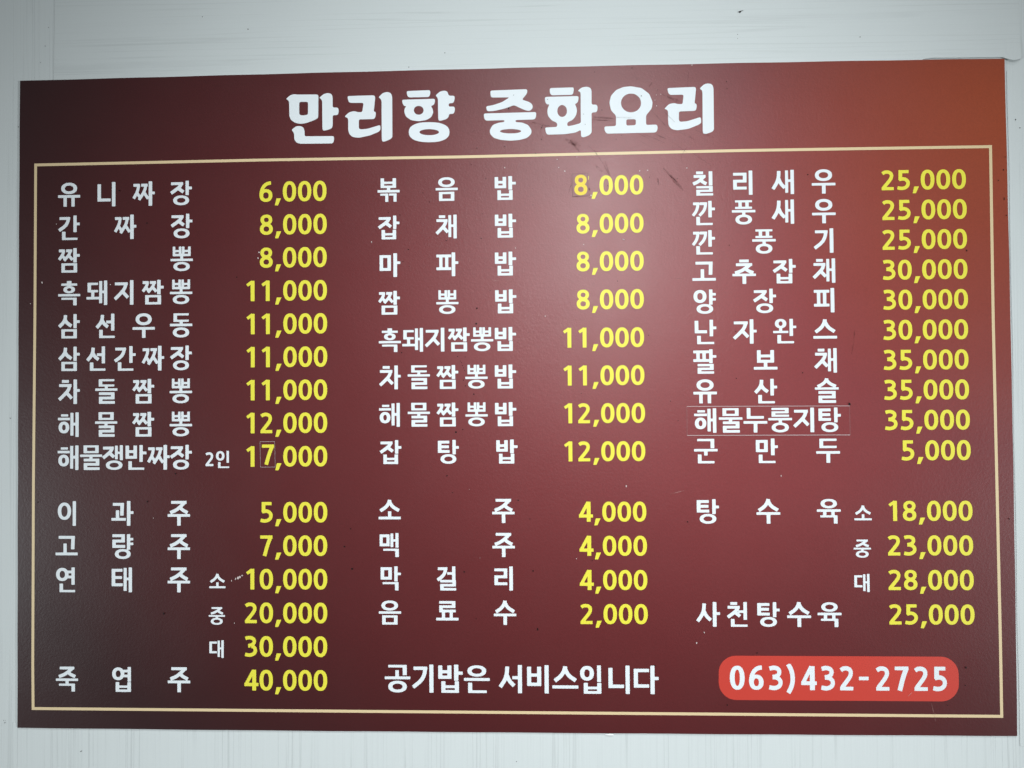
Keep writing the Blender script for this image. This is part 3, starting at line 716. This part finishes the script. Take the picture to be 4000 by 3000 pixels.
SCUFFS = [(111.8, 299.5, 116.4, 293.7, 2.16), (114.1, 296.1, 122.4, 283.5, 1.39), (121.7, 285.1, 130.7, 267.9, 0.92), (105.0, 305.6, 111.8, 298.5, 0.62), (111.5, 339.9, 137.5, 337.5, 2.16), (109.9, 336.8, 134.4, 334.7, 1.54), (157.5, 337.8, 139.1, 339.0, 1.23), (169.5, 319.0, 196.9, 306.9, 1.08), (184.8, 318.3, 198.8, 311.5, 1.39), (194.5, 365.7, 215.8, 356.8, 2.16), (200.6, 362.5, 214.2, 355.2, 1.54), (210.8, 321.3, 236.5, 307.7, 0.62), (226.0, 314.8, 235.0, 308.0, 1.23), (195.0, 276.0, 211.6, 258.8, 2.77), (202.6, 267.4, 218.4, 248.6, 4.01), (233.7, 321.6, 256.4, 311.9, 0.92), (77.4, 313.9, 95.8, 305.0, 6.17), (83.5, 312.2, 94.2, 298.0, 2.47), (223.5, 301.0, 217.3, 291.8, 0.62), (217.3, 291.8, 216.5, 286.4, 0.62), (216.5, 286.4, 218.7, 281.0, 0.62), (179.3, 375.4, 182.7, 380.7, 1.39), (187.6, 369.0, 189.7, 372.0, 0.62), (163.4, 319.9, 178.6, 311.9, 0.77), (230.3, 293.9, 242.4, 284.4, 0.62), (236.3, 290.7, 251.4, 278.1, 0.62), (182.0, 345.9, 200.2, 325.4, 1.39), (197.3, 344.0, 209.4, 331.4, 1.54), (114.0, 280.6, 121.6, 272.7, 3.7), (-40.2, 323.9, -29.3, 326.9, 0.77), (-41.1, 302.9, -31.0, 304.3, 0.62), (188.1, 265.4, 188.7, 257.6, 1.23), (165.6, 310.6, 181.6, 301.0, 0.62), (212.1, 303.5, 224.2, 294.0, 0.62), (37.4, 334.9, 59.0, 329.8, 2.16), (124.8, 286.6, 132.2, 264.8, 0.77), (226.9, 396.0, 225.1, 374.3, 0.77), (419.3, 78.5, 418.0, 65.0, 1.77), (418.4, 66.0, 415.1, 49.6, 1.18), (119.0, -5.4, 120.7, -11.7, 2.55)]
LSCR = [(198.3, -116.1, 215.7, -111.7, 0.73), (501.7, -362.8, 506.0, -383.6, 0.49), (474.6, -354.4, 479.4, -349.7, 0.98), (202.3, 142.9, 219.7, 142.6, 0.39), (-18.1, 142.4, 10.6, 143.7, 0.42)]
GRIME = [(84.6, 257.8, 82.5, 254.1, 0.59), (82.5, 254.5, 81.2, 248.2, 0.42), (105.9, 254.1, 106.7, 249.4, 1.01), (106.3, 247.7, 106.5, 245.2, 0.67), (104.6, 241.4, 107.1, 242.2, 0.42), (178.5, 266.3, 178.5, 264.4, 0.67), (188.5, 263.6, 188.8, 255.2, 0.67), (145.9, 317.1, 144.9, 316.5, 0.42)]
WALLDOTS = [(-564.9, 467.2, 0.45), (-569.2, 443.8, 0.52), (-575.3, 423.5, 0.45), (-312.8, 458.7, 0.78), (-370.0, 475.6, 0.59), (-602.9, 343.0, 0.59), (-113.1, 406.9, 0.56), (-68.7, 423.5, 0.56), (431.9, 430.9, 0.67), (612.6, 327.3, 0.84), (617.5, 317.3, 0.67), (286.4, 437.5, 0.5), (286.4, 432.4, 0.34), (-618.7, -391.8, 0.42), (-616.6, -391.8, 0.35), (-617.0, -394.6, 0.63), (-521.1, -428.5, 0.63), (-522.0, -429.0, 0.49), (-520.2, -428.1, 0.42), (-612.2, -19.9, 0.5), (-611.4, -20.3, 0.39), (-600.9, -23.4, 0.34), (12.5, -436.1, 0.55)]

# ------------------------------------------------------------------ the wall and its film
def sheet(name, x0, y0, x1, y1, z, t, mat, parent=None, nx=1, ny=1, edge=None):
    """A thin slab standing t proud of depth z; edge(x, y) -> (dx, dy, dz) shapes its rim."""
    vs, fs = [], []
    for j in range(ny + 1):
        for i in range(nx + 1):
            x, y = x0 + (x1 - x0) * i / nx, y0 + (y1 - y0) * j / ny
            d = edge(x, y) if edge else (0, 0, 0)
            vs.append((x + d[0], y + d[1], z + t + d[2]))
    W_ = nx + 1
    for j in range(ny):
        for i in range(nx):
            a = j * W_ + i
            fs.append((a, a + 1, a + 1 + W_, a + W_))
    rim = [i for i in range(W_)] + [j * W_ + nx for j in range(1, ny + 1)] + \
          [ny * W_ + i for i in range(nx - 1, -1, -1)] + [j * W_ for j in range(ny - 1, 0, -1)]
    n = len(vs)
    for k in rim:
        x, y, zz = vs[k]
        vs.append((x, y, zz - t))
    m = len(rim)
    nfront = len(fs)
    for k in range(m):
        a, b = rim[k], rim[(k + 1) % m]
        fs.append((b, a, n + k, n + (k + 1) % m))
    org = (0, 0, 0) if parent is None else (parent.location if parent.location.length else (0, 0, 0))
    o = make(name, vs, fs, mat, parent, tuple(org))
    return o, nfront


wall, _ = sheet('wall', -1900, -1500, 1900, 1300, -60, 60, M_wall)
wall['kind'] = 'structure'
wall['label'] = 'white wood-grain wall the menu board hangs on'


def up_edge(x, y):
    """Bottom rim: hidden behind the board on the left; on the right it stands
    clear of the board's top edge and curls off the wall beside the corner."""
    dx = dy = dz = 0
    if y < 395:
        dy = .35 * math.sin(x * .021) + .2 * math.sin(x * .067 + 1)
        t = min(max((x - 470) / 45, 0), 1)
        t = t * t * (3 - 2 * t)
        dy = dy * (1 - t) + t * (12.5 - (x - 470) * .012)
        dz = t * 1.5
        if x > 601:
            q = min((x - 601) / 18.5, .97)
            dy = 9.6 - 3.4 * math.sin(q * math.pi) ** .8
            dz = 1.5 + 2.6 * math.sin(q * math.pi) ** .7 * (1 - .4 * q)
    elif y < 432 and x > 560:
        dz = 1.0 * math.exp(-((x - 608) / 14) ** 2)
    if x < -550:
        dx = .6 * math.sin(y * .03)
    return (dx, dy, dz)


fu, _ = sheet('film_sheet', -558, 391, 619.5, 1250, 0.05, 0.55, M_film_up, wall, 220, 24, up_edge)
fu['label'] = 'upper film sheet with level grain, its bottom corner curling loose'


def low_edge(x, y):
    dy = 0
    if y > -402:
        dy = .5 * math.sin(x * .05) + .3 * math.sin(x * .13)
        if -560 < x < -330:
            dy -= 2.2 * math.sin((x + 560) / 230 * math.pi) ** 2
    dx = .5 * math.sin(y * .08) if abs(x) > 590 else 0
    return (dx, dy, 0)


fl, _ = sheet('film_sheet', -607, -1400, 602.5, -395, 0.05, 0.5, M_film_low, wall, 160, 30, low_edge)
fl['label'] = 'lower film sheet with upright grooves below the menu board'

strip, _ = sheet('film_sheet', 604.0, -412, 760, 386, 0.05, 0.5, M_wall, wall, 4, 20, lambda x, y: (.5 * math.sin(y * .03), .4 * math.sin(x * .3), 0))
strip['label'] = 'narrow film strip to the right of the menu board'


def blobs(name, pts, z, mat, parent, org, high=.12):
    vs, fs = [], []
    for x, y, r in pts:
        n = len(vs)
        k = 7
        a0, el = random.uniform(0, 6.28), random.uniform(.75, 1.25)
        r = max(r, .22)
        vs.append((x, y, z + high))
        for i in range(k):
            a = a0 + i * 2 * math.pi / k
            rr = r * random.uniform(.8, 1.15)
            vs.append((x + rr * math.cos(a) * el, y + rr * math.sin(a) / el, z))
        for i in range(k):
            fs.append((n, n + 1 + i, n + 1 + (i + 1) % k))
    return make(name, vs, fs, mat, parent, org)


def streaks(name, segs, z, mat, parent, org, wob=.12):
    vs, fs = [], []
    for q, (x0, y0, x1, y1, w) in enumerate(segs):
        zz = z + .0006 * q
        L = math.hypot(x1 - x0, y1 - y0)
        nx, ny = -(y1 - y0) / L, (x1 - x0) / L
        k = max(4, int(L / 2))
        n = len(vs)
        for i in range(k + 1):
            t = i / k
            ww = max(w, .3) / 2 * (math.sin(math.pi * min(max(t, .04), .96)) ** .5) * random.uniform(.75, 1.1)
            c = random.uniform(-wob, wob) * w
            px, py = x0 + (x1 - x0) * t + nx * c, y0 + (y1 - y0) * t + ny * c
            vs += [(px + nx * ww, py + ny * ww, zz), (px - nx * ww, py - ny * ww, zz)]
        for i in range(k):
            a = n + 2 * i
            fs.append((a, a + 1, a + 3, a + 2))
    return make(name, vs, fs, mat, parent, org)


o = blobs('dirt_specks', [d for d in WALLDOTS], .75, M_dark, wall, (0, 0, 0))
o['kind'] = 'stuff'
pb = make('paint_blob', [], [], M_paint, wall)
bm = bmesh.new()
bmesh.ops.create_icosphere(bm, subdivisions=3, radius=1.0)
for v in bm.verts:
    x, y, z = v.co
    s = 1 + .12 * math.sin(5 * x + 2 * z) + .08 * math.sin(7 * z + 3)
    v.co = W(124.5 + x * 5.4 * s, -403.0 + z * 1.45 * s, 1.0 + y * -1.2, (0, 0, 0))
bm.to_mesh(pb.data)
for p in pb.data.polygons:
    p.use_smooth = True
bm.free()
o = make('splinter', [(286.5, 464.6, 1.2), (288.5, 464.3, 1.0), (291, 465.2, 1.0), (294, 466.6, .9), (290.2, 465.9, 1.6), (289.5, 463.2, .9)],
         [(0, 1, 4), (1, 2, 4), (2, 3, 4), (1, 5, 2)], M_dark, wall)
o['label'] = 'tiny dark splinter caught on the upper film sheet'


# ------------------------------------------------------------------ the menu board
board = bpy.data.objects.new('menu_board', None)
C.objects.link(board)
board.location = BOARD_ORG
board['label'] = 'dark red restaurant menu board with white dish names and yellow prices'
board['category'] = 'menu board'


def bow(x, y):
    """The sheet's own slight warp: top edge crowned, edges lifting off the wall."""
    u, v = x / 600, y / 400
    dx = dy = dz = 0
    if v > .97:
        dy = 1.9 * (1 - u * u) * (1.15 + .35 * u) + .15 * math.sin(x * .05)
    elif v < -.97:
        dy = -.75 * (1 - u * u) + .12 * math.sin(x * .04 + 1)
    if abs(u) > .985:
        dx = (1.35 if u > 0 else -.7) * (1 - v * v) + .1 * math.sin(y * .05)
    if v < -.96:                                  # slack lower rim, lifting a little off the wall
        t = (-.96 - v) / .04
        dz = t * .30 * math.exp(-((x + 330) / 170) ** 2)
    return (dx, dy, dz)


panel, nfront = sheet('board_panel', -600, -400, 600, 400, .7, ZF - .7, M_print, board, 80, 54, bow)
panel.data.materials.append(M_core)
for i, p in enumerate(panel.data.polygons):
    p.material_index = 0 if i < nfront else 1

Z1 = ZF + .12
Z2 = ZF + .24
Z3 = ZF + .40

# gold border: four bars mitred at the corners, each a little bowed as printed
BT = [(-581.3, 296.0), (-302, 296.9), (-50, 296.2), (290, 297.6), (583.5, 296.7)]
BR = [(583.5, 296.7), (582.9, 88.5), (583.6, -93), (584.3, -288), (584.2, -378.9)]
BB = [(584.2, -378.9), (221, -378.7), (-178, -378.5), (-582.1, -378)]
BL = [(-582.1, -378), (-582.7, -324), (-582.7, -104), (-581.6, 101), (-581.3, 296)]
bw = 3.45
for pts, (nx, ny) in ((BT, (0, -1)), (BR, (-1, 0)), (BB, (0, 1)), (BL, (1, 0))):
    vs, k = [], len(pts)
    for i, (x, y) in enumerate(pts):
        vs.append((x, y, Z1))
        ix, iy = x + nx * bw, y + ny * bw
        if i in (0, k - 1):                     # mitre
            if nx == 0:
                ix += bw if x < 0 else -bw
            else:
                iy += bw if y < 0 else -bw
        vs.append((ix, iy, Z1))
    fs = [(2 * i, 2 * i + 1, 2 * i + 3, 2 * i + 2) for i in range(k - 1)]
    make('border_line', vs, fs, M_gold, board, BOARD_ORG)

# title, one outline set per syllable
groups = []
for ch, flat in TITLE:
    pts = [(flat[i], flat[i + 1]) for i in range(0, len(flat), 2)]
    lp = fillet(pts, 2.2) if len(pts) != 28 else pts
    if not groups or groups[-1][0] != ch:
        groups.append((ch, []))
    groups[-1][1].append(lp)


def line_group(name, label):
    e = bpy.data.objects.new(name, None)
    C.objects.link(e)
    e.parent = board
    e['label'] = label
    return e


title = line_group('title', 'large rounded white title reading 만리향 중화요리')
for ch, loops in groups:
    film_mesh('syllable', loops, Z2, M_white, title)


def each(name, gl, z, mat, parent):
    for g in gl:
        lettering(name, [g], z, mat, parent)


for text, xl, xr, y, cw, chh in NAMES:
    nm = 'size_mark' if len(text) == 1 else 'dish_name'
    gl = spread(text, xl, xr, y, cw, chh)
    z = Z2
    if text == '인':
        nm = 'portion_note'
        gl.append((glyph('2', 'd'), -365.8, -63.4, 10.2 / 62, 16.8 / 100))
    if text == '해물누룽지탕':
        z = Z3 + .1
    lab = 'white lettering reading ' + ('2인' if text == '인' else text)
    if len(gl) == 1:
        lettering(nm, gl, z, M_white, board)['label'] = lab
    else:
        each('syllable', gl, z, M_white, line_group(nm, lab))

for text, xr, y, pitch, h in PRICES:
    o = line_group('price', '')
    each('figure', figures(text, xr, y, pitch, h), Z2, M_yellow, o)
    o['label'] = 'yellow price reading ' + {'1_,000': '17,000', '_,000': '8,000'}.get(text, text)

# service notice along the bottom
gl = []
x = -145.7
for c in '공기밥은 서비스입니다':
    if c == ' ':
        x += 10.1
        continue
    gl.append((glyph(c), x, -320.3, 31.3 / 100 * .985, 33.4 / 106))
    x += 32.0
o = line_group('service_notice', '')
each('syllable', gl, Z2, M_white, o)
o['label'] = 'white lettering reading 공기밥은 서비스입니다'

# phone badge
def rrect(x0, y0, x1, y1, r, k=10):
    pts = []
    for cx, cy, a0 in ((x1 - r, y1 - r, 0), (x0 + r, y1 - r, 90), (x0 + r, y0 + r, 180), (x1 - r, y0 + r, 270)):
        for i in range(k + 1):
            a = math.radians(a0 + 90 * i / k)
            pts.append((cx + r * math.cos(a), cy + r * math.sin(a)))
    return pts


badge = film_mesh('phone_badge', [rrect(254.0, -360.2, 533.8, -307.9, 20.5)], Z1, M_badge, board)
badge['label'] = 'coral red rounded badge with white number 063)432-2725'
gl = []
for c, x in zip('063)432-2725', (267.2, 289.9, 312.3, 334.6, 350.6, 373.4, 395.4, 417.8, 437.4, 459.2, 481.8, 503.2)):
    gl.append((glyph(c, 'd', a=20.0, b=14.5), x, -319.8, (17.2 / 66), .281))
each('figure', gl, Z2, M_white, badge)


# price and name patches stuck over the print
def patch(corners, label, mat, rim, fat=.35, text=None):
    p = film_mesh('correction_patch', [corners], Z1 + .17, mat, board)
    p['label'] = label
    vs, fs = [], []
    for (a, b), (c, d), on in zip(corners, corners[1:] + corners[:1], rim):
        if not on:
            continue
        L = math.hypot(c - a, d - b)
        nx, ny = -(d - b) / L * fat / 2 * on, (c - a) / L * fat / 2 * on
        n = len(vs)
        vs += [(a - nx, b - ny, Z2 + .1), (c - nx, d - ny, Z2 + .1), (c + nx, d + ny, Z2 + .1), (a + nx, b + ny, Z2 + .1)]
        fs.append((n, n + 1, n + 2, n + 3))
    return p, vs, fs


p8, vs, fs = patch([(85.7, 243.4), (104.4, 244.1), (104.3, 271.6), (85.1, 271.1)], 'price patch with a deeper yellow 8, first rice dish', M_patch, (1.2, .7, .6, .9))
make('patch_edge', vs, fs, M_edge_dark, p8, BOARD_ORG)
lettering('patch_figure', [(glyph('8', 'd'), 87.7, 269.9, 16.0 / 66, .248)], Z3, M_yellow2, p8)
# sliver of the covered figure showing beside the patch
make('figure_sliver', [(104.7, 268.2, Z2), (105.5, 268.2, Z2), (105.3, 264.6, Z2), (104.7, 263.0, Z2)], [(0, 3, 2, 1)], M_yellow, board, BOARD_ORG)

p7, vs, fs = patch([(-297.3, -81.7), (-279.1, -81.6), (-279.6, -50.6), (-297.8, -50.7)], 'price patch with the yellow 7 of 17,000', M_print, (1.1, .7, 1.1, .7), .36)
make('patch_edge', vs, fs, M_cut_mid, p7, BOARD_ORG)
lettering('patch_figure', [(glyph('7', 'd'), -296.0, -54.3, 16.2 / 66, .244)], Z3, M_yellow, p7)

pn, vs, fs = patch([(220, -45.9), (412.3, -46.4), (412.1, -11.9), (220, -11.2)], 'long name patch carrying the seafood soup name', M_print, (1.25, .5, 1.1, .5), .42)
make('patch_edge', vs[:4] + vs[8:12], [(0, 1, 2, 3), (4, 5, 6, 7)], M_cut, pn, BOARD_ORG)
make('patch_edge', vs[4:8] + vs[12:16], [(0, 1, 2, 3), (4, 5, 6, 7)], M_cut_dim, pn, BOARD_ORG)

# wear and dirt on the face
TOP = ZF + .62
for nm, fn, data, mat, z in (('fly_specks', blobs, DOTS, M_dark, TOP), ('white_flecks', blobs, FLECKS, M_fleck, TOP),
                             ('scuff_marks', streaks, SCUFFS, M_scuff, TOP + .05), ('scratches', streaks, LSCR, M_scratch, TOP + .02),
                             ('grime', streaks, GRIME, M_grime, TOP + .2)):
    o = fn(nm, data, z, mat, board, BOARD_ORG)
    o['kind'] = 'stuff'
